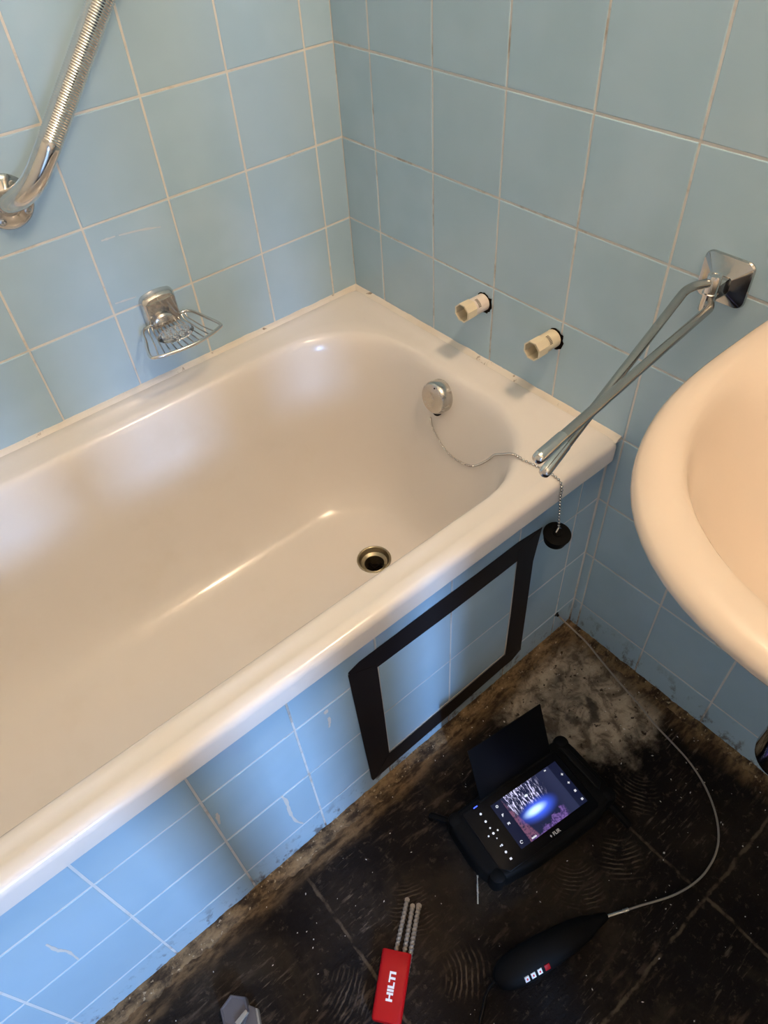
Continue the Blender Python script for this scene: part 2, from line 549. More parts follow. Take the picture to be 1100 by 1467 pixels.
# rear wall with a doorway
DX0, DX1, DZ1 = .74, 1.46, 2.02
rw = MB()
rw.box((-.1, LY, -.05), (DX0, LY + .1, LZ)); rw.box((DX1, LY, -.05), (LX + .1, LY + .1, LZ)); rw.box((DX0, LY, DZ1), (DX1, LY + .1, LZ))
tag(rw.build('wall_rear', M['paint']), kind='structure')
# added unseen door: three tall pane gaps shaped to throw the light bands
band_slots = [(.865, .922), (.989, 1.076), (1.118, 1.36)]
dl = MB(); last = DX0 + .004
for a, b in band_slots:
    dl.box((last, LY + .03, .01), (a, LY + .07, DZ1 - .004)); last = b
    dl.box((a, LY + .03, .01), (b, LY + .07, .10)); dl.box((a, LY + .03, 1.90), (b, LY + .07, DZ1 - .004))
dl.box((last, LY + .03, .01), (DX1 - .004, LY + .07, DZ1 - .004))
added_door = tag(dl.build('door_1', M['door'], sharp=30), kind='structure')
for a, b in band_slots:
    MB().box((a, LY + .047, .10), (b, LY + .053, .95)).build('pane', M['paneglass'], added_door)
    MB().box((a, LY + .047, .95), (b, LY + .053, 1.90)).build('pane', M['tintglass'], added_door)
MB().tube(circ_fillet([(.79, LY + .03, 1.02), (.79, LY - .03, 1.02), (.90, LY - .03, 1.02)], .02), .009, 10).build('door_handle', M['chrome'], added_door)

# tiles
tile_cache = {}
def tile_mesh(axis, w, h):
    key = (axis, round(w, 4), round(h, 4))
    if key in tile_cache: return tile_cache[key]
    b = .0014
    vs, fs = [], []
    def lp(ins, d): return [(-w / 2 + ins, -h / 2 + ins, d), (w / 2 - ins, -h / 2 + ins, d), (w / 2 - ins, h / 2 - ins, d), (-w / 2 + ins, h / 2 - ins, d)]
    loops = [lp(0, -TH), lp(0, -.0012), lp(b * .35, -.0004), lp(b, 0)]
    for L in loops: vs += L
    for k in range(3):
        for i in range(4):
            j = (i + 1) % 4
            fs.append((k * 4 + i, k * 4 + j, (k + 1) * 4 + j, (k + 1) * 4 + i))
    fs.append((12, 13, 14, 15))
    if axis == 'y': vs = [(-u, d, v) for u, v, d in vs]       # faces +Y
    else: vs = [(d, u, v) for u, v, d in vs]                    # faces +X
    me = bpy.data.meshes.new('tile')
    me.from_pydata(vs, [], fs)
    me.materials.append(M['tile'])
    tile_cache[key] = me
    return me


def lay(parent, axis, us, plane, z0, z1):
    for a, b in us:
        w = b - a - JW; h = z1 - z0 - JW
        if w < .006 or h < .006: continue
        o = bpy.data.objects.new('tile', tile_mesh(axis, w, h))
        COL.objects.link(o); o.parent = parent
        c = (a + b) / 2; zc = (z0 + z1) / 2; d = plane + random.uniform(-.0003, .0003)
        o.location = (c, d, zc) if axis == 'y' else (d, c, zc)
        s = .0018
        o.rotation_euler = (random.uniform(-s, s), random.uniform(-s, s), random.uniform(-s, s))


def cols(first, pitch, end, start=-.0012):
    e = [start, first]
    while e[-1] + pitch < end: e.append(e[-1] + pitch)
    e.append(end)
    return list(zip(e[:-1], e[1:]))


zl = LEV[TOP_D:]
zl = [z for z in zl if z < LZ - .02] + [LZ]
for z0, z1 in zip(zl[:-1], zl[1:]):
    lay(wl, 'y', cols(.06034, .152, LX), 0.0, z0, z1)
    lay(wr, 'x', cols(.09682, .1518, LY), 0.0, z0, z1)
E5 = .09682 + 4 * .1518
low_cols = [(.6840, E5)] + cols(E5 + .1518, .1518, LY, E5)
for z0, z1 in zip(LEV[:TOP_D], LEV[1:TOP_D + 1]):
    lay(wr, 'x', low_cols, 0.0, z0, z1)

# bath panel
AY = 0.6829
ap = tag(MB().box((0.0, AY - .05, -.005), (LX, AY - .0008, .512)).build('wall_bath_panel', M['grout_grey']), kind='structure')
for z0, z1 in zip([0.0, LEV[1], LEV[2], LEV[3]], [LEV[1], LEV[2], LEV[3], .512]):
    lay(ap, 'y', cols(.05786, .15295, LX), AY, z0, z1)


def ribbon(pts, w, thick, jag=.0, seg=5):
    """flat irregular ribbon on a +Y facing surface; pts are (x, z, y)"""
    P = catmull([(a, c, b) for a, b, c in pts], seg)
    m = MB(); L0 = []
    loops = []
    for i, p in enumerate(P):
        t = (P[min(i + 1, len(P) - 1)] - P[max(i - 1, 0)]).normalized()
        nrm = Vector((-t.z, 0, t.x))
        ww = w * (.55 + .45 * math.sin(math.pi * min(1, .12 + i / max(1, len(P) - 1)))) * (1 + jag * random.uniform(-1, 1)) / 2
        a, b = p + nrm * ww, p - nrm * ww
        up = Vector((0, thick, 0))
        loops.append([a, b, b * 1 + up, a * 1 + up])
    return m.loft(loops)


SY = AY + .0001
for pts, w in (([(.7226, .2379, SY), (.7189, .2106, SY), (.7203, .1684, SY), (.7171, .1239, SY), (.7072, .0915, SY)], .0052),
               ([(.6150, .356, SY), (.6146, .345, SY), (.6176, .3277, SY)], .0062), ([(.6175, .380, SY), (.6160, .371, SY)], .0070),
               ([(.8133, .334, SY), (.815, .318, SY), (.8171, .300, SY)], .0050),
               ([(1.0573, .3386, SY), (1.0567, .3053, SY), (1.0521, .2819, SY), (1.0538, .2413, SY)], .0045)):
    ribbon(pts, w, .0005, .35).build('plaster_smear', M['plaster'], ap, world=False)
for pts, w in (([(.494, .8176, .0002), (.470, .817, .0002)], .0022), ([(.464, .8163, .0002), (.425, .812, .0002), (.3913, .8056, .0002)], .0024), ([(.5085, .7114, .0002), (.4701, .7087, .0002)], .0022)):
    ribbon(pts, w * 1.4, .0003, .3).build('soap_smear', M['smear'], wl, world=False)
# pale cut line around the taped-off opening
for a, b in (((.5185, .391), (.2113, .388)), ((.5185, .391), (.5155, .090)), ((.5155, .090), (.2150, .0935)), ((.2113, .388), (.2135, .0935))):
    d = Vector((b[0] - a[0], 0, b[1] - a[1])).normalized(); nn = Vector((-d.z, 0, d.x)) * .0016
    A = Vector((a[0], SY, a[1])); B = Vector((b[0], SY, b[1])); up = Vector((0, .0006, 0))
    MB().loft([[A + nn, A - nn, A - nn + up, A + nn + up], [B + nn, B - nn, B - nn + up, B + nn + up]]).build('cut_line', M['plaster'], ap, world=False)


# sealant along the bath rim, ridges of old glue on the floor
def strip(name, axis, a, b, base, zc, w, h, mat, n=160, jit=.3, seed=0, pw=1.0):
    m = MB(); loops = []
    for i in range(n + 1):
        t = a + (b - a) * i / n
        f = 1 + jit * (noise.noise(Vector((t * 22, seed, 0))) + .6 * noise.noise(Vector((t * 90, seed, 5))))
        g2 = 1 + jit * (noise.noise(Vector((t * 30, seed + 7, 0))) + .7 * noise.noise(Vector((t * 120, seed, 9))))
        ww = max(.15, f) * w; hh = max(.1, g2) * h
        prof = [(0, -.004), (0, hh), (ww * .30, hh * (.82 + .15 * math.sin(i * 2.1))), (ww * .62, hh * .5), (ww, -.002)]
        if axis == 'x': loops.append([(t, base + d, zc + e) for d, e in prof])
        else: loops.append([(base + d, t, zc + e) for d, e in prof])
    m.loft(loops)
    return tag(m.build(name, mat, sharp=70), kind='structure')


strip('trim_1', 'x', 0.0, LX - .02, 0.0, .5400, .0135, .0065, M['sealant'], 220, .16, 1)
strip('trim_2', 'y', 0.0, .6990, 0.0, .5400, .0135, .0060, M['sealant'], 120, .20, 2)
strip('trim_3', 'x', 0.002, LX - .01, AY, 0.0, .026, .0075, M['ridge'], 420, .55, 3)
strip('trim_4', 'y', AY, LY - .01, 0.0, 0.0, .020, .0060, M['ridge'], 320, .55, 4)
# grubby silicone bead in the corner of bath panel and wall
cb = MB()
loops = []
for i in range(41):
    z = .0 + .52 * i / 40; k = .0022 * (1 + .5 * noise.noise(Vector((z * 30, 1, 1))))
    loops.append([(0, AY, z), (k, AY, z), (k * .4, AY + k * .4, z), (0, AY + k, z)])
tag(cb.loft(loops).build('trim_5', M['grout_grey'], sharp=70), kind='structure')

# ------------------------------------------------------------------ bathtub
tub = empty('bathtub', (.85, .35, 0), 'long white enamel bathtub set behind the blue tiled panel', 'bathtub')
OX0, OX1, OY0, OY1 = .003, 1.705, .003, .7005
def ring(i0, i1, j0, j1, r, z): return rrect(OX0 + i0, OX1 - i1, OY0 + j0, OY1 - j1, r, z)
tl = [ring(0, 0, 0, 0, .012, .500), ring(0, 0, 0, 0, .012, .528), ring(.0012, .0012, .0012, .0012, .013, .5345), ring(.0045, .0045, .0045, .0045, .015, .5392), ring(.010, .010, .010, .010, .018, .5412),
      ring(.022, .022, .022, .022, .03, .5414), ring(.028, .028, .028, .026, .04, .5405), ring(.034, .036, .036, .032, .06, .5385), ring(.050, .08, .058, .046, .13, .5380),
      ring(.062, .10, .069, .0535, .175, .5374)]
IX0, IX1, IY0, IY1 = .062, .10, .069, .0535
for d, dx, z in ((.004, .004, .5358), (.009, .009, .5310), (.013, .013, .5230), (.017, .018, .508), (.024, .026, .47), (.033, .036, .41), (.042, .047, .34), (.052, .058, .28), (.063, .067, .235), (.077, .078, .200), (.094, .090, .173), (.115, .104, .155), (.140, .118, .1455), (.165, .130, .1415)):
    e = max(0, d - .013)
    tl.append(ring(IX0 + dx, IX1 + d + 2.4 * e, IY0 + d, IY1 + d, .175 - .25 * e, z))
# the bottom runs down to the drain
DR = Vector((.272, .350, .139))
lastl = tl[-1]; n_ = len(lastl)
for t in (.35, .7, .9, 1.0):
    L = []
    for p in lastl:
        v = Vector((p[0] - .60, p[1] - DR.y, 0)); ang = math.atan2((p[1] - DR.y) / .16, (p[0] - .60) / .36)
        c = Vector((DR.x + .0355 * math.cos(ang), DR.y + .0355 * math.sin(ang), DR.z))
        L.append(Vector(p) * (1 - t) + c * t)
    tl.append(L)
tub_shell = MB().loft(tl, False, False)
tub_shell.build('shell', M['enamel'], tub, sharp=60)
# drain: flange, throat
dn = MB().lathe([(.0375, -.003), (.0375, .0012), (.0355, .0018), (.0335, .0008), (.0290, -.010), (.0225, -.014), (.0215, -.0135), (.0205, -.016), (.0200, -.045)], DR, (0, 0, 1), 36, False, False).build('drain', M['old_brass'], tub)
MB().lathe([(.0200, -.040), (.0001, -.041)], DR, (0, 0, 1), 24, False, False).build('throat', M['dark_hole'], dn)
cr = MB()
for a in (0, math.pi / 2):
    cr.tube([DR + Vector((math.cos(a) * .0195, math.sin(a) * .0195, -.030)), DR - Vector((math.cos(a) * .0195, math.sin(a) * .0195, .030))], .0018, 6)
cr.build('cross_bars', M['dark_hole'], dn)
# overflow cap
ax = Vector((1, 0, .16)).normalized()
OV = Vector((.082, .362, .4885))
oc = MB().lathe([(.0305, -.006), (.0320, .000), (.0322, .018), (.0312, .0235), (.0285, .0272), (.022, .0288), (.010, .0293), (.0005, .0294)], OV, ax, 40).build('overflow_cap', M['steel'], tub)
MB().lathe([(.0100, -.004), (.0100, .010), (.0085, .013)], OV + Vector((.006, .0, -.033)), ax, 12).build('overflow_slot', M['dark_hole'], oc)
hx = MB(); hx.lathe([(.0014, -.001), (.0014, .0006)], OV + ax * .0268 + Vector((.0, .006, .0273)), Vector((.5, .1, 1)), 8); hx.build('vent_hole', M['dark_hole'], oc)

# ------------------------------------------------------------------ plug on its chain
CH = [(.1130, .3605, .4512), (0.1023, 0.3536, 0.4172), (0.1047, 0.3704, 0.4019), (0.1068, 0.3907, 0.3887), (0.1079, 0.4158, 0.3818), (0.1078, 0.4427, 0.3832), (0.1084, 0.4692, 0.3927), (0.1102, 0.4919, 0.4131), (0.1126, 0.5138, 0.4402), (0.1151, 0.5314, 0.4658), (0.1252, 0.5585, 0.4921), (0.1433, 0.5915, 0.5260), (0.1505, 0.6113, 0.5384), (0.1520, 0.6253, 0.5400), (0.1488, 0.6447, 0.5404), (0.1471, 0.6648, 0.5414), (0.1480, 0.6802, 0.5440), (0.1485, 0.6905, 0.5437), (0.1490, 0.6979, 0.5404), (0.1493, 0.7029, 0.5302), (0.1496, 0.7029, 0.5150), (.1498, .7052, .495), (.1500, .7078, .47), (.1502, .7095, .4475)]
pl = empty('bath_plug', (.144, .712, .40), 'black rubber bath plug hanging on a bead chain over the bath rim', 'bath plug')
PC = Vector((.1505, .7095, .424))
tilt = Vector((.05, .16, 1)).normalized()
MB().lathe([(.0005, -.014), (.0150, -.0138), (.0185, -.012), (.0200, -.006), (.0222, .004), (.0232, .0065), (.0232, .0085), (.0215, .0095), (.008, .0095), (.007, .0115), (.0005, .0118)], PC, tilt, 36).build('stopper', M['rubber'], pl)
TOPP = PC + tilt * .0115
ey = MB().tube([TOPP + Vector((.0045, .001, -.003)), TOPP + Vector((.0055, .001, .006)), TOPP + Vector((0, 0, .0120)), TOPP + Vector((-.0055, .001, .006)), TOPP + Vector((-.0045, .001, -.003))], .0016, 8)
ey.build('eyelet', M['chrome'], pl)
CHAIN_END = TOPP + Vector((0, 0, .0120))
CH = CH[:-1] + [tuple(CHAIN_END)]
path = catmull(CH, 10)
beads = MB(); acc = 0.0; prev = path[0]; step = .0064
ICO = [(0, 0, 1), (.894, 0, .447), (.276, .851, .447), (-.724, .526, .447), (-.724, -.526, .447), (.276, -.851, .447), (.724, .526, -.447), (-.276, .851, -.447), (-.894, 0, -.447), (-.276, -.851, -.447), (.724, -.526, -.447), (0, 0, -1)]
ICF = [(0, 1, 2), (0, 2, 3), (0, 3, 4), (0, 4, 5), (0, 5, 1), (1, 6, 2), (2, 7, 3), (3, 8, 4), (4, 9, 5), (5, 10, 1), (6, 7, 2), (7, 8, 3), (8, 9, 4), (9, 10, 5), (10, 6, 1), (11, 7, 6), (11, 8, 7), (11, 9, 8), (11, 10, 9), (11, 6, 10)]
for p in path[1:]:
    seg = (p - prev).length
    while acc + seg >= step:
        t = (step - acc) / seg; prev = prev.lerp(p, t); seg = (p - prev).length; acc = 0
        beads.add([prev + Vector(v) * .0027 for v in ICO], ICF)
    acc += seg; prev = p
ch = beads.build('chain', M['chrome'], pl, sharp=80)
MB().tube(path, .0007, 5).build('chain_core', M['dark_chrome'], ch)

# ------------------------------------------------------------------ grab bar
gb = empty('grab_bar', (.605, 0, .915), 'chrome diagonal grab bar with knurled grip on the left wall', 'grab bar')
GO = Vector((.605, 0, .915)); GD = Vector((-.676, 0, .737)); STAND = .070
GL = .47
def flange(c, nm):
    f = MB().lathe([(.0385, 0.0), (.0385, .0022), (.0365, .0045), (.030, .0075), (.020, .0100), (.0175, .0115), (.0160, .0120)], c, (0, 1, 0), 44).build(nm, M['dark_chrome'], gb)
    for k in range(4):
        a = R(-142 + 90 * k)
        s = c + Vector((math.cos(a) * .0275, .0066, math.sin(a) * .0275))
        sc = MB().lathe([(.0058, -.002), (.0058, .0012), (.0046, .0028), (.0024, .0032), (.0022, .0018), (.0005, .0017)], s, (0, 1, .0), 16).build('screw', M['steel'], f)
    return f
flange(GO, 'flange')
E1 = GO + GD * GL
flange(E1, 'flange')
bend = .05
A0 = GO + Vector((0, STAND, 0)); B0 = E1 + Vector((0, STAND, 0))
head = [GO + Vector(v) for v in ((.001, .004, .002), (-.0005, .018, .005), (-.0160, .0430, .0170), (-.0365, .0608, .0375))]
gs, ge = A0 + GD * .105, B0 - GD * .105
tail = [E1 + (p - GO) * Vector((-1, 1, -1)) for p in reversed(head)]
bar0 = catmull(head + [A0 + GD * .092, gs], 6)
bar1 = catmull([ge, B0 - GD * .092] + tail, 6)
MB().tube(bar0, .0158, 28).build('bar', M['chrome'], gb, sharp=60)
MB().tube(bar1, .0158, 28).build('bar', M['chrome'], gb, sharp=60)
kn = []; kr = []
L_ = (ge - gs).length; nk = int(L_ / .0017)
for k in range(nk + 1):
    kn.append(gs + GD * (L_ * k / nk)); kr.append(.0161 if k % 2 else .01535)
kn_m = MB().tube(kn, kr, 30)
kn_m.build('knurled_grip', M['chrome'], gb, sharp=25)

# ------------------------------------------------------------------ soap dish with clear soap pad
sd = empty('soap_dish', (.437, 0, .655), 'chrome wire soap basket on a rounded wall mount', 'soap dish')
mt = []
for d, ins, top in ((.0002, 0, 0), (.006, .0005, .0006), (.012, .003, .003), (.0160, .0065, .007)):
    L = rrect(.4040 + ins, .4705 - ins, .642 + ins * .6, .7095 - top, .009, 0)
    L = [(p[0], d, p[1] - (.006 * ((p[0] - .437) / .033) ** 2 if p[1] > .69 else 0)) for p in L]
    mt.append(L)
mo = MB().loft(mt).build('wall_mount', M['chrome'], sd, sharp=40)
# recessed front of the mount, and its tongue that carries the basket
MB().box((.4105, .0155, .648), (.4645, .0180, .6945)).build('front_plate', M['dark_chrome'], mo)
tn = []
for k in range(17):
    a = math.pi * k / 16
    tn.append((.4435 + .020 * math.cos(a), .657 + .0165 * math.sin(a)))
MB().loft([[(x, .0185, z) for x, z in tn], [(x, .0240, z) for x, z in tn], [(.4435 + (x - .4435) * .8, .0265, .657 + (z - .657) * .8) for x, z in tn]]).build('tongue', M['chrome'], mo)
BZ = .655
rimp = [(.4800, .0150, BZ), (.4300, .0165, BZ), (.3935, .0150, BZ), (.3800, .060, BZ), (.3735, .0985, BZ), (.3830, .1085, BZ), (.4100, .1170, BZ), (.4354, .1210, BZ), (.4700, .1190, BZ), (.5020, .1115, BZ), (.5120, .1000, BZ), (.4980, .058, BZ)]
rp = []
for i in range(len(rimp)):
    P = [Vector(rimp[(i + k - 1) % len(rimp)]) for k in range(4)]
    for k in range(5):
        t = k / 5
        rp.append(0.5 * ((2 * P[1]) + (P[2] - P[0]) * t + (2 * P[0] - 5 * P[1] + 4 * P[2] - P[3]) * t * t + (3 * P[1] - 3 * P[2] + P[3] - P[0]) * t ** 3))
MB().tube(rp, .0030, 10, closed=True).build('basket_rim', M['chrome'], sd, sharp=80)
fr = sorted([p for p in rp if p.y > .095], key=lambda p: p.x)
def front_y(x):
    for a, b in zip(fr[:-1], fr[1:]):
        if a.x <= x <= b.x and b.x > a.x: return a.y + (b.y - a.y) * (x - a.x) / (b.x - a.x)
    return .105
for k in range(11):
    t = (k + .5) / 11
    xb = .3960 + t * .0815; xf = .3800 + t * .1270
    yf = front_y(xf)
    pts = [(xb, .0160, BZ - .002), (xb + (xf - xb) * .08, .022, BZ - .0085), (xb + (xf - xb) * .5, .066, BZ - .011), (xb + (xf - xb) * .92, yf - .008, BZ - .0085), (xf, yf, BZ - .002)]
    MB().tube(circ_fillet(pts, .006, 3), .0015, 7).build('wire', M['chrome'], sd, sharp=80)
sp = empty('soap_pad', (.4446, .0627, .6475), 'clear dimpled oval soap pad lying in the wire basket', 'soap pad')
spm = MB(); L = []
for i in range(1, 10):
    ph = -math.pi / 2 + math.pi * i / 10
    L.append([(.4446 + .034 * math.cos(ph) * math.cos(a) * 1.0, .0640 + .024 * math.cos(ph) * math.sin(a), .6528 + (.0062 * math.sin(ph) if ph < 0 else .0045 * math.sin(ph)) + .0009 * math.sin(a * 20) * math.cos(ph * 8)) for a in [2 * math.pi * k / 60 for k in range(60)]])
spm.loft(L).build('pad', M['clear'], sp, sharp=25)
spk = MB()
for rr, cnt in ((.012, 8), (.019, 13), (.0255, 20)):
    for k in range(cnt):
        a = 2 * math.pi * k / cnt + rr * 100
        c = Vector((.4446 + rr * math.cos(a), .0640 + rr * .68 * math.sin(a), .6572 - (rr / .031) ** 2 * .0022))
        spk.lathe([(.0017, -.001), (.0015, .0008), (.0008, .0016)], c, (0, 0, 1), 8)
spk.build('stud_pattern', M['clear'], sp, sharp=30)

# ------------------------------------------------------------------ capped water pipes in the end wall
def pipe(yc, zc, mat_body, label, plen):
    e = empty('pipe_stub', (0, yc, zc), label, 'pipe', group='capped water pipe stubs')
    c = Vector((0, yc, zc)); d = Vector((1, 0, 0))
    MB().lathe([(.0152, -.004), (.0152, plen - .022)], c, d, 32, True, False).build('pipe', mat_body, e, sharp=50)
    col = MB().lathe([(.0152, plen - .0245), (.0170, plen - .0225), (.0174, plen), (.0150, plen), (.0143, plen - .022), (.0003, plen - .0225)], c, d, 8, False, False, start=R(22.5))
    col.build('octagonal_end', M['pvc'], e, sharp=25)
    pr = MB()
    for k in range(7):
        a = R(20 + 9 * k); a2 = a + R(5.5)
        r = .01515
        q = [(h, ang) for h, ang in ((plen - .034, a), (plen - .028, a), (plen - .028, a2), (plen - .034, a2))]
        vs = [c + Vector((h, -r * math.sin(ang) * -1 if False else r * math.cos(ang), r * math.sin(ang))) for h, ang in q]
        vs2 = [c + Vector((h, (r + .00025) * math.cos(ang), (r + .00025) * math.sin(ang))) for h, ang in q]
        pr.loft([vs, vs2])
    pr.build('printing', M['print'], e, smooth=False)
    # flat dark ring on the tiles, coloured as the shade of a ragged hole
    hl = MB(); n = 28; rs = [.0188 + .0030 * noise.noise(Vector((k * .9, yc * 40, 0))) + (.004 if k in (3, 17, 18) else 0) for k in range(n)]
    o_ = [c + Vector((.0008, rs[k] * math.cos(2 * math.pi * k / n) + .0022, rs[k] * math.sin(2 * math.pi * k / n) - .0005)) for k in range(n)]
    i_ = [c + Vector((.0005, .0135 * math.cos(2 * math.pi * k / n), .0135 * math.sin(2 * math.pi * k / n))) for k in range(n)]
    hl.loft([o_, i_], False, False)
    hl.build('hole', M['dark_hole'], wr, world=False)
pipe(.3785, .6575, M['pvc_white'], 'white plastic pipe stub out of the wall, the one nearer the tiled corner', .0535)
pipe(.5385, .6573, M['pvc'], 'cream plastic pipe stub out of the wall, the one nearer the towel rail', .0535)

# ------------------------------------------------------------------ swivel towel rail
tr = empty('towel_rail', (0, .785, .855), 'chrome swivel towel rail with two crossing arms on the right wall', 'towel rail')
TY, TZ = .7835, .8555
def sq(hw, hh, r, x): return [(x, TY + p[0], TZ + p[1]) for p in rrect(-hw, hw, -hh, hh, r, 0, 5, 3, 3)]
MB().loft([sq(.0325, .0300, .010, .0003), sq(.0330, .0305, .011, .0025), sq(.0320, .0295, .011, .0050), sq(.0300, .0275, .009, .0058), sq(.0150, .0120, .004, .0150), sq(.0140, .0110, .004, .0158)]).build('wall_plate', M['dark_chrome'], tr, sharp=20)
PX, PY = .036, .7855
MB().loft([[(.012, PY + a, .856 + b) for a, b in ((-.009, -.012), (.009, -.012), (.009, .010), (-.009, .010))], [(PX, PY + a, .853 + b) for a, b in ((-.007, -.010), (.007, -.010), (.007, .008), (-.007, .008))]]).build('bracket', M['chrome'], tr, sharp=30)
po = MB().lathe([(.0080, .828), (.0088, .8295), (.0088, .8495), (.0096, .8502), (.0096, .8522), (.0085, .8532), (.0085, .8742), (.0078, .8755), (.0045, .8756), (.0042, .8749), (.0003, .8748)], (PX, PY, 0), (0, 0, 1), 24).build('pivot_post', M['chrome'], tr, sharp=30)
def arm(pts, z):
    p = circ_fillet(pts, .022, 8)
    a = MB().tube(p, .0054, 20).build('arm', M['rail_steel'], tr, sharp=60)
    d = (p[-1] - p[-2]).normalized()
    MB().lathe([(.0052, -.045), (.0060, -.043), (.0063, -.004), (.0055, .0005), (.0035, .0022), (.0003, .0028)], p[-1], d, 18).build('end_cap', M['chrome'], a, sharp=50)
arm([(PX, PY, .8660), (.0667, .7707, .8655), (.3983, .8419, .8250)], .866)
arm([(PX, PY, .8415), (.0480, .7970, .8415), (.4312, .8559, .8750)], .8415)

# ------------------------------------------------------------------ washbasin
wb = empty('washbasin', (.23, 1.14, .66), 'white ceramic washbasin with thick rounded rim on the right wall', 'washbasin')
BN = 96
def outl(cx, af, ab, b, z, nf=2.4, nb=9.0):
    L = []
    for k in range(BN):
        t = 2 * math.pi * k / BN; c, s = math.cos(t), math.sin(t)
        n = nf if c >= 0 else nb; a = af if c >= 0 else ab
        r = (abs(c / a) ** n + abs(s / b) ** n) ** (-1 / n)
        L.append((cx + r * c, 1.14 + r * s, z))
    return L
CX = .122
bl = [outl(.16, .05, .10, .08, .690, 2.2, 4), outl(.155, .12, .12, .135, .697, 2.2, 5), outl(.150, .190, .13, .180, .722, 2.2, 6), outl(.140, .250, .13, .215, .765, 2.3, 7),
      outl(CX, .302, CX - .002, .246, .806, 2.5), outl(CX, .322, CX - .002, .2630, .822, 2.5), outl(CX, .3375, CX - .002, .2745, .833, 2.5), outl(CX, .3440, CX - .002, .2785, .8425, 2.5), outl(CX, .3435, CX - .002, .2782, .8485, 2.5),
      outl(CX, .3385, CX - .004, .2740, .8540, 2.5), outl(CX, .3290, CX - .007, .2660, .8575, 2.5), outl(CX + .002, .3150, CX - .013, .2550, .8590, 2.5),
      outl(CX + .02, .2880, .112, .2450, .8570, 2.4, 5), outl(.175, .2400, .095, .2370, .8520, 2.3, 3), outl(.190, .2210, .095, .2310, .8450, 2.2, 2.6), outl(.200, .2070, .095, .2250, .8330, 2.2, 2.4),
      outl(.21, .1900, .09, .2110, .808, 2.2, 2.3), outl(.22, .155, .085, .182, .772, 2.1, 2.2), outl(.23, .122, .08, .148, .740, 2, 2), outl(.235, .082, .065, .10, .720, 2, 2), outl(.24, .045, .04, .05, .711, 2, 2), outl(.24, .022, .022, .022, .708, 2, 2)]
MB().loft(bl, False, False).build('basin_body', M['ceramic'], wb, sharp=60)
MB().lathe([(.031, .0045), (.0320, .0025), (.0240, .0015), (.0200, -.004), (.0195, -.035), (.0003, -.036)], (.24, 1.14, .7075), (0, 0, 1), 28, False, False).build('waste', M['chrome'], wb)

# chrome bottle trap below the basin
bt = empty('bottle_trap', (.215, 1.148, .39), 'chrome bottle trap under the washbasin at the right edge of the picture', 'drain trap')
TC = (.208, 1.148, 0)
MB().lathe([(.0005, .385), (.018, .3855), (.030, .388), (.0355, .394), (.037, .402), (.037, .450), (.0385, .452), (.0385, .466), (.034, .470), (.016, .478)], TC, (0, 0, 1), 40).build('cup', M['dark_chrome'], bt)
MB().tube([(.208, 1.148, .474), (.218, 1.146, .57), (.24, 1.14, .666)], .015, 20).build('tail_pipe', M['dark_chrome'], bt)
MB().tube([(.178, 1.148, .452), (.004, 1.148, .452)], .0155, 20).build('outlet_pipe', M['dark_chrome'], bt)
MB().lathe([(.032, .0005), (.031, .004), (.018, .010)], (0, 1.148, .452), (1, 0, 0), 28).build('wall_rose', M['dark_chrome'], bt)

# ------------------------------------------------------------------ dark tape stuck on the bath panel
def tape(poly, label, y):
    c = (sum(p[0] for p in poly) / len(poly), y, sum(p[1] for p in poly) / len(poly))
    m = MB().loft([[(p[0] - c[0], 0, p[1] - c[2]) for p in poly], [(p[0] - c[0], .0005, p[1] - c[2]) for p in poly]])
    o = m.build('tape_strip', M['tape'], smooth=False)
    o.location = c
    return tag(o, label, 'tape', 'tape strips around the panel opening')
ty = AY + .0008
tape([(.5695, .4290), (.5683, .4330), (.5486, .4396), (.430, .4390), (.3147, .4380), (.2155, .4387), (.1575, .4305), (.1640, .3930), (.2113, .3870), (.361, .3860), (.5196, .3910), (.545, .395)], 'upper horizontal strip of dark tape on the bath panel', ty)
tape([(.5705, .4280), (.5190, .3985), (.5170, .240), (.5158, .0886), (.512, .0470), (.5585, .0341), (.5610, .044), (.5660, .230)], 'left vertical strip of dark tape on the bath panel', ty + .0006)
tape([(.2135, .4140), (.1580, .4315), (.1686, .3512), (.1660, .20), (.1640, .0590), (.2140, .0590), (.2120, .0930), (.2118, .24)], 'right vertical strip of dark tape beside the black plug', ty + .0006)
tape([(.5570, .0360), (.5158, .0886), (.36, .0895), (.2165, .0930), (.1900, .0800), (.1640, .0610), (.1885, .0463), (.2200, .0475), (.36, .040), (.48, .0375)], 'lower horizontal strip of dark tape just above the floor', ty + .0012)

# ------------------------------------------------------------------ inspection camera display unit
def text_mesh(name, txt, size, mat, parent, loc, rot=(0, 0, 0), depth=.0003, bold=0.0, sx=1.0):
    cu = bpy.data.curves.new(name, 'FONT'); cu.body = txt; cu.size = size; cu.align_x = 'CENTER'; cu.align_y = 'CENTER'
    cu.extrude = depth; cu.offset = bold
    t = bpy.data.objects.new('text_source', cu); COL.objects.link(t)
    dg = bpy.context.evaluated_depsgraph_get(); dg.update()
    me = bpy.data.meshes.new_from_object(t.evaluated_get(dg))
    bpy.data.objects.remove(t); bpy.data.curves.remove(cu)
    me.name = name; me.materials.clear(); me.materials.append(mat)
    o = bpy.data.objects.new(name, me); COL.objects.link(o)
    o.parent = parent; o.location = loc; o.rotation_euler = rot; o.scale = (sx, 1, 1)
    return o


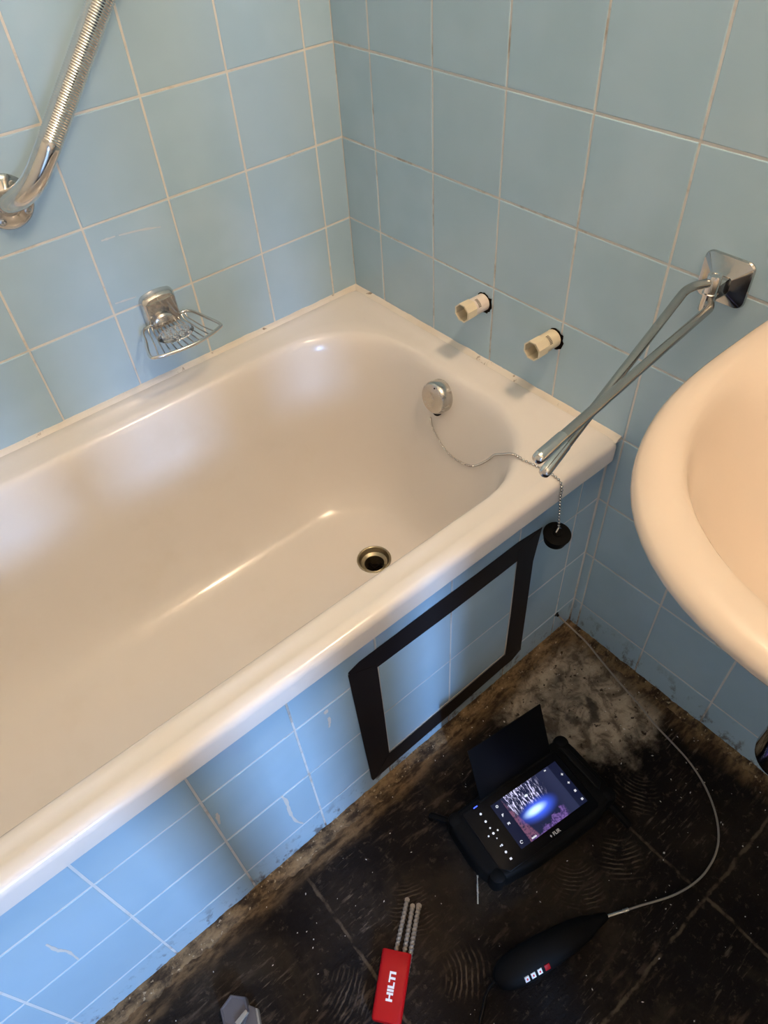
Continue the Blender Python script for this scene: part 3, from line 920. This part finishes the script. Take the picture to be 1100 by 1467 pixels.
dv = empty('inspection_camera_monitor', (.3712, .9164, 0), 'black inspection camera monitor with lit blue screen and raised sun hood', 'monitor', rz=R(171.8))
LOC = dict(world=False)
out_ = [(-.150, .050), (-.143, .063), (-.130, .070), (-.02, .0745), (.095, .0770), (.112, .074), (.124, .062), (.1265, .045), (.130, -.030), (.128, -.046), (.116, -.060), (.075, -.071), (.01, -.0725), (-.056, -.0715), (-.118, -.063), (-.134, -.054), (-.146, -.035), (-.151, -.005)]
body = MB().prism(out_, .004, .050, .009).build('housing', M['rubber'], dv, 40, **LOC)
for cx_, cy_ in ((.112, .066), (.117, -.050), (-.134, .058), (-.128, -.050)):
    MB().lathe([(.012, .000), (.0150, .004), (.0155, .040), (.0135, .047), (.009, .0500), (.0005, .0505)], (cx_, cy_, 0), (0, 0, 1), 20).build('corner_bumper', M['rubber'], body, **LOC)
MB().prism([(.098, .060), (.112, .050), (.118, -.030), (.108, -.038), (.104, -.030), (.100, .045)], .048, .0545, .002).build('side_grip', M['black'], body, 40, **LOC)
MB().prism([(-.118, .060), (.086, .060), (.090, .056), (.090, -.055), (.086, -.059), (-.108, -.059), (-.122, -.045), (-.122, .056)], .048, .0512, .0012).build('front_panel', M['gloss_black'], dv, 40, **LOC)
scr = MB().box((-.0715, -.0415, .0508), (.0765, .0440, .0518)).build('screen', M['screen'], dv, 20, smooth=False, **LOC)
def dot(x, y, r, parent, mat=M['glow_white'], n=12, z=.0512, h=.0007, nm='key'):
    return MB().lathe([(r, 0), (r, h * .7), (r * .8, h), (.0002, h)], (x, y, z), (0, 0, 1), n).build(nm, mat, parent, **LOC)
for i, (x, y) in enumerate([(-.0939, .0421), (-.0943, .0274), (-.0946, .0145), (-.0857, .0048), (-.0952, .0046), (-.1051, .0051), (-.0952, -.0051), (-.0961, -.0183), (-.0961, -.0307), (-.0957, -.0434)]):
    if i == 7:
        k = MB().lathe([(.0011, 0), (.0011, .0007)], (x - .0018, y, .0512), (0, 0, 1), 8).box((x + .0002, y - .0016, .0512), (x + .0026, y + .0016, .0519)); k.build('key', M['glow_white'], dv, **LOC)
    elif i == 9: MB().box((x - .0019, y - .0017, .0512), (x + .0019, y + .0017, .0519)).build('key', M['glow_white'], dv, **LOC)
    elif i in (3, 5, 6, 2): MB().lathe([(.0016, 0), (.0016, .0007)], (x, y, .0512), (0, 0, 1), 3 if i == 6 else 6).build('key', M['glow_white'], dv, **LOC)
    else: dot(x, y, .0021, dv)
MB().box((-.0985, .0558, .0512), (-.0905, .0574, .0519)).build('status_light', M['glow_blue'], dv, **LOC)
# symbols on the screen
def ring2(x, y, r0, r1, gap=0.0):
    m = MB(); n = 20; lo = []
    for k in range(n + 1):
        a = gap / 2 + (2 * math.pi - gap) * k / n - .4
        lo.append([(x + r * math.cos(a), y + r * math.sin(a), z) for r, z in ((r0, .0518), (r1, .0518), (r1, .0521), (r0, .0521))])
    m.loft(lo, gap > 0, gap > 0); m.build('icon', M['glow_white'], scr, **LOC)
ring2(-.0623, .0367, .0012, .0025); ring2(-.064, -.0325, .0019, .0028, 1.2)
def poly_icon(pts): MB().prism(pts, .0518, .0521).build('icon', M['glow_white'], scr, smooth=False, **LOC)
def cross_icon(x, y, s): poly_icon([(x - s, y - s * .3), (x - s * .3, y - s * .3), (x - s * .3, y - s), (x + s * .3, y - s), (x + s * .3, y - s * .3), (x + s, y - s * .3), (x + s, y + s * .3), (x + s * .3, y + s * .3), (x + s * .3, y + s), (x - s * .3, y + s), (x - s * .3, y + s * .3), (x - s, y + s * .3)])
poly_icon([(-.0650, .0176), (-.0640, .0170), (-.0605, .0208), (-.0603, .0222), (-.0625, .0216), (-.0640, .0222), (-.0645, .0205)])
poly_icon([(-.0652, .0050), (-.0606, .0050), (-.0606, .0008), (-.0629, .0026), (-.0652, .0008)])
cross_icon(.0710, .0185, .0022); cross_icon(.0707, .0008, .0022)
poly_icon([(.0688, -.0182), (.0728, -.0182), (.0728, -.0142), (.0688, -.0142)]); poly_icon([(.0690, -.0358), (.0732, -.0354), (.0732, -.0318), (.0690, -.0318)])
poly_icon([(.0478, .0392), (.0516, .0392), (.0516, .0414), (.0478, .0414)])
poly_icon([(-.0460, -.0392), (-.0360, -.0392), (-.0360, -.0366), (-.0460, -.0366)])
lgx = text_mesh('maker_logo', 'FLIR', .0082, M['white_print'], dv, (-.0035, -.0520, .0512), bold=.0002)
MB().prism([(-.0176, -.0520), (-.0158, -.0494), (-.0140, -.0520), (-.0158, -.0546)], .0511, .0514).prism([(-.0168, -.0520), (-.0158, -.0506), (-.0148, -.0520), (-.0158, -.0534)], .0513, .0515).build('logo_diamond', M['white_print'], dv, smooth=False, **LOC)
# hood
def hoodpt(x, t): return (x, .0600 + .046 * t, .0500 + .116 * t)
hd = MB()
th_ = Vector((0, .0020, -.0008))
q0 = [Vector(hoodpt(x, t)) for x, t in ((-.0800, 0), (.0810, 0), (.0795, 1), (-.0785, 1))]
hd.loft([q0, [p + th_ for p in q0]])
hood = hd.build('sun_hood', M['black'], dv, 30, **LOC)
MB().tube([(-.083, .0605, .0505), (.084, .0605, .0505)], .0030, 10).build('hinge', M['black'], hood, **LOC)
# strap lugs and a bright stand rod
MB().tube(catmull([(-.128, .058, .022), (-.142, .074, .018), (-.152, .090, .012), (-.160, .103, .005)], 5), [.006] * 15 + [.004], 8).build('strap', M['rubber'], dv, **LOC)
MB().tube(catmull([(.112, -.052, .022), (.119, -.070, .016), (.123, -.090, .010), (.126, -.106, .005)], 5), [.0075] * 15 + [.005], 8).build('strap', M['rubber'], dv, **LOC)
MB().tube([(-.150, -.026, .012), (-.1745, -.060, .0025)], .0018, 8).build('stand_rod', M['steel'], dv, **LOC)

# ------------------------------------------------------------------ probe handle with its cable
pr_a = math.atan2(.05, -.19)
pb = empty('inspection_probe', (.512, 1.073, 0), 'black probe handle with white and red keys and a thin grey cable', 'probe', rz=pr_a)
hl = []
for x, w, h, zc in ((-.104, .004, .004, .018), (-.102, .010, .009, .018), (-.096, .017, .014, .019), (-.080, .0235, .0185, .020), (-.050, .0265, .020, .0205), (-.015, .0260, .020, .0205), (.020, .0235, .019, .0200), (.045, .0210, .0175, .0185), (.066, .0175, .0150, .0165), (.082, .0120, .0110, .013), (.096, .0085, .0080, .0100), (.108, .0060, .0060, .0080), (.110, .0030, .0030, .0080)):
    hl.append([(x, w * math.cos(a), zc + h * math.sin(a) * (1 if math.sin(a) > 0 else .98)) for a in [2 * math.pi * k / 28 for k in range(28)]])
hb = MB().loft(hl).build('handle', M['rubber'], pb, 60, **LOC)
def pad_on(x, ang, sx, sy, mat, nm, parent, lift=.0):
    w, h, zc = .0262, .0198, .0205
    c = Vector((x, w * math.cos(ang), zc + h * math.sin(ang)))
    nrm = Vector((0, math.cos(ang) / w, math.sin(ang) / h)).normalized(); u = Vector((1, 0, 0)); v = nrm.cross(u)
    m = MB(); b = c - nrm * .001; t = c + nrm * (.0011 + lift)
    f = [(-1, -1), (1, -1), (1, 1), (-1, 1)]
    m.loft([[b + u * (sx * i) + v * (sy * j) for i, j in f], [t - nrm * .0004 + u * (sx * i) + v * (sy * j) for i, j in f], [t + u * (sx * i * .82) + v * (sy * j * .82) for i, j in f]])
    return m.build(nm, mat, parent, 30, **LOC)
for x in (-.0600, -.0488, -.0370):
    k = pad_on(x, R(141), .0037, .0042, M['white_print'], 'key', pb)
    pad_on(x, R(141), .0014, .0018, M['red_key'], 'key_symbol', k, .0003)
pad_on(-.0235, R(141), .0045, .0045, M['red'], 'record_key', pb)
def to_local(root, p):
    return Matrix.Rotation(-root.rotation_euler.z, 4, 'Z') @ (Vector(p) - root.location)
cab = [(.4083, 1.1012, .0075), (.372, 1.118, .0045), (.3546, 1.1261, .004), (.2915, 1.1559, .004), (.2289, 1.1675, .004), (.1677, 1.1538, .004), (.1179, 1.1099, .004), (.0844, 1.045, .004), (.0682, .9571, .004), (.0558, .9078, .0045), (.0452, .8479, .008), (.0395, .7969, .020), (.0380, .7555, .037), (.0460, .7181, .057), (.0539, .6835, .0760)]
cp = [to_local(pb, p) for p in catmull(cab, 8)]
cb_ = MB().tube(cp, .0018, 10).build('cable', M['cable'], pb, 80, **LOC)
MB().tube(cp[:9], .0034, 12).build('metal_sleeve', M['steel'], cb_, 60, **LOC)
MB().lathe([(.0032, 0), (.0032, .004), (.0026, .005)], cp[-1], cp[-2] - cp[-1], 12).build('camera_head', M['black'], cb_, **LOC)
ld = [to_local(pb, p) for p in catmull([(.6105, 1.0475, .016), (.622, 1.046, .009), (.6375, 1.0509, .005), (.652, 1.060, .004), (.6664, 1.0689, .004), (.690, 1.100, .004), (.700, 1.16, .004)], 6)]
MB().tube(ld, .0026, 10).build('lead', M['black'], pb, 80, **LOC)
hole_shade_patch = MB().lathe([(.0060, .0002), (.0056, .0004), (.0003, .0005)], (.0541, AY, .0763), (0, 1, 0), 16).build('hole', M['dark_hole'], ap, world=False)  # flat dark disc, shade of the cable opening put into its colour

# ------------------------------------------------------------------ red drill bit case and the bits in it
pd = Vector((-.778, -.628, 0)).normalized(); pa = math.atan2(pd.y, pd.x)
dc = empty('drill_bit_case', (.7375, .9460, 0), 'flat red plastic drill bit case with white lettering', 'case', rz=pa)
def slab(x, hw, z0, z1, r): return [(x, p[0], p[1]) for p in rrect(-hw, hw, z0, z1, r, 0, 5, 4, 2)]
MB().loft([slab(-.0485, .0190, .004, .0165, .004), slab(-.0475, .0215, .0015, .0190, .005), slab(-.044, .0230, .0003, .0205, .006), slab(.020, .0236, .0003, .0205, .006), slab(.0455, .0238, .0003, .0205, .006), slab(.0468, .0232, .0009, .0199, .006), slab(.0465, .0217, .0022, .0186, .005), slab(-.030, .0212, .0026, .0182, .005)], True, True).build('sleeve', M['red'], dc, 40, **LOC)
text_mesh('lettering', 'HILTI', .0132, M['white_print'], dc, (-.0020, .0000, .0205), depth=.0002, bold=.0006, sx=1.32)
for tip, base, r, lab in (((.6359, .8679), (.6976, .9115), .0042, 'brownish masonry drill bit standing apart in the red case'), ((.6353, .8809), (.6880, .9208), .0043, 'grey masonry drill bit in the middle of the red case'), ((.6268, .8872), (.6842, .9303), .0046, 'dusty grey masonry drill bit on the right of the red case')):
    T = Vector((*tip, .0095)); B = Vector((*base, .0095)); ax_ = (T - B).normalized(); B = B - ax_ * .034
    Lb = (T - B).length
    bt_ = empty('drill_bit', B, lab, 'drill bit', rz=math.atan2(ax_.y, ax_.x), group='drill bits in the red case')
    loops = []; nb_ = 90; n = 16
    for i in range(nb_ + 1):
        x = (Lb - .006) * i / nb_; tw = x / .013 * 2 * math.pi
        loops.append([(x, r * (1 - .24 * abs(math.sin(a)) ** .8) * math.cos(a + tw), r * (1 - .24 * abs(math.sin(a)) ** .8) * math.sin(a + tw)) for a in [2 * math.pi * k / n for k in range(n)]])
    MB().loft(loops).build('fluted_shank', M['dust_steel'], bt_, 50, **LOC)
    MB().loft([[(Lb - .0065, y * r * .95, z * r * .95) for y, z in ((-1, -.35), (1, -.35), (1, .35), (-1, .35))], [(Lb - .002, y * r * .95, z * r * .95) for y, z in ((-1, -.35), (1, -.35), (1, .35), (-1, .35))], [(Lb, y * r * .3, z * r) for y, z in ((-1, -.3), (1, -.3), (1, .3), (-1, .3))]]).build('carbide_tip', M['dust_steel'], bt_, 30, **LOC)

# ------------------------------------------------------------------ grey six-sided fitting at the lower edge
hxo = empty('plastic_fitting', (.9430, .8200, 0), 'grey six-sided plastic fitting at the lower edge of the floor', 'fitting')
hexp = [(.9589, .7989), (.9366, .7933), (.9205, .8105), (.9263, .8278), (.9470, .8420), (.9650, .8190)]
hc = Vector((.9424, .8153))
def hexl(k, z): return [(hc.x + (p[0] - hc.x) * k, hc.y + (p[1] - hc.y) * k, z) for p in hexp]
MB().loft([hexl(1.02, .0006), hexl(1.02, .0215), hexl(.97, .0240), hexl(.88, .0240), hexl(.82, .0228)]).build('hexagon_head', M['grey_plastic'], hxo, 20)
MB().prism([(.9497, .8285), (.9286, .8252), (.9272, .8312), (.9475, .8360)], .0200, .0275, .0008).build('slot_bar', M['pale_plastic'], hxo, 20)
MB().prism([(.9238, .8180), (.9165, .8301), (.9265, .8580), (.9558, .8608), (.9620, .8440), (.9470, .8300)], .0006, .0140, .0015).build('flange_plate', M['grey_plastic'], hxo, 20)
MB().prism([(.9169, .8310), (.9144, .8335), (.9256, .8630), (.9285, .8608)], .0006, .0165, .0006).build('edge_strip', M['pale_plastic'], hxo, 20)

# ------------------------------------------------------------------ plaster crumbs on the floor
cm = MB(); rnd = random.Random(5)
for k in range(300):
    x = rnd.uniform(.02, 1.08); y = rnd.uniform(.72, 1.28)
    if (.18 < x < .56 and .80 < y < 1.0) or (.38 < x < .63 and 1.02 < y < 1.13) or (.61 < x < .81 and .85 < y < 1.0) or (.88 < x < 1.0 and .77 < y < .87): continue
    s = rnd.uniform(.0005, .0012) * (2.0 if rnd.random() < .06 else 1)
    a = rnd.uniform(0, 6.28)
    e1 = Vector((math.cos(a), math.sin(a), 0)) * s * rnd.uniform(1, 2.2); e2 = Vector((-math.sin(a), math.cos(a), 0)) * s; up = Vector((0, 0, s))
    c = Vector((x, y, .0003))
    cm.add([c + e1, c + e2, c - e1, c - e2, c + up * 1.2, c - up], [(0, 1, 4), (1, 2, 4), (2, 3, 4), (3, 0, 4), (1, 0, 5), (2, 1, 5), (3, 2, 5), (0, 3, 5)])
o = cm.build('plaster_crumbs', M['plaster'], smooth=False)
tag(o, 'tiny pale plaster crumbs scattered over the dark floor', 'debris', kind='stuff')

# ------------------------------------------------------------------ wall lamp above the basin (outside the frame)
wlamp = empty('wall_lamp', (0, LAMP_POS.y, LAMP_POS.z), 'round glowing glass lamp on the wall above the washbasin', 'lamp')
MB().lathe([(.055, .0005), (.054, .012), (.040, .020), (.030, .125)], (0, LAMP_POS.y, LAMP_POS.z), (1, 0, 0), 32).build('lamp_base', M['chrome'], wlamp)
gl_ = []
for i in range(0, 17):
    ph = math.pi * i / 16
    gl_.append((.075 * math.sin(ph), LAMP_POS.x - .075 * math.cos(ph)))
MB().lathe(gl_, (0, LAMP_POS.y, LAMP_POS.z), (1, 0, 0), 32).build('glass_globe', M['lamp'], wlamp, 80)
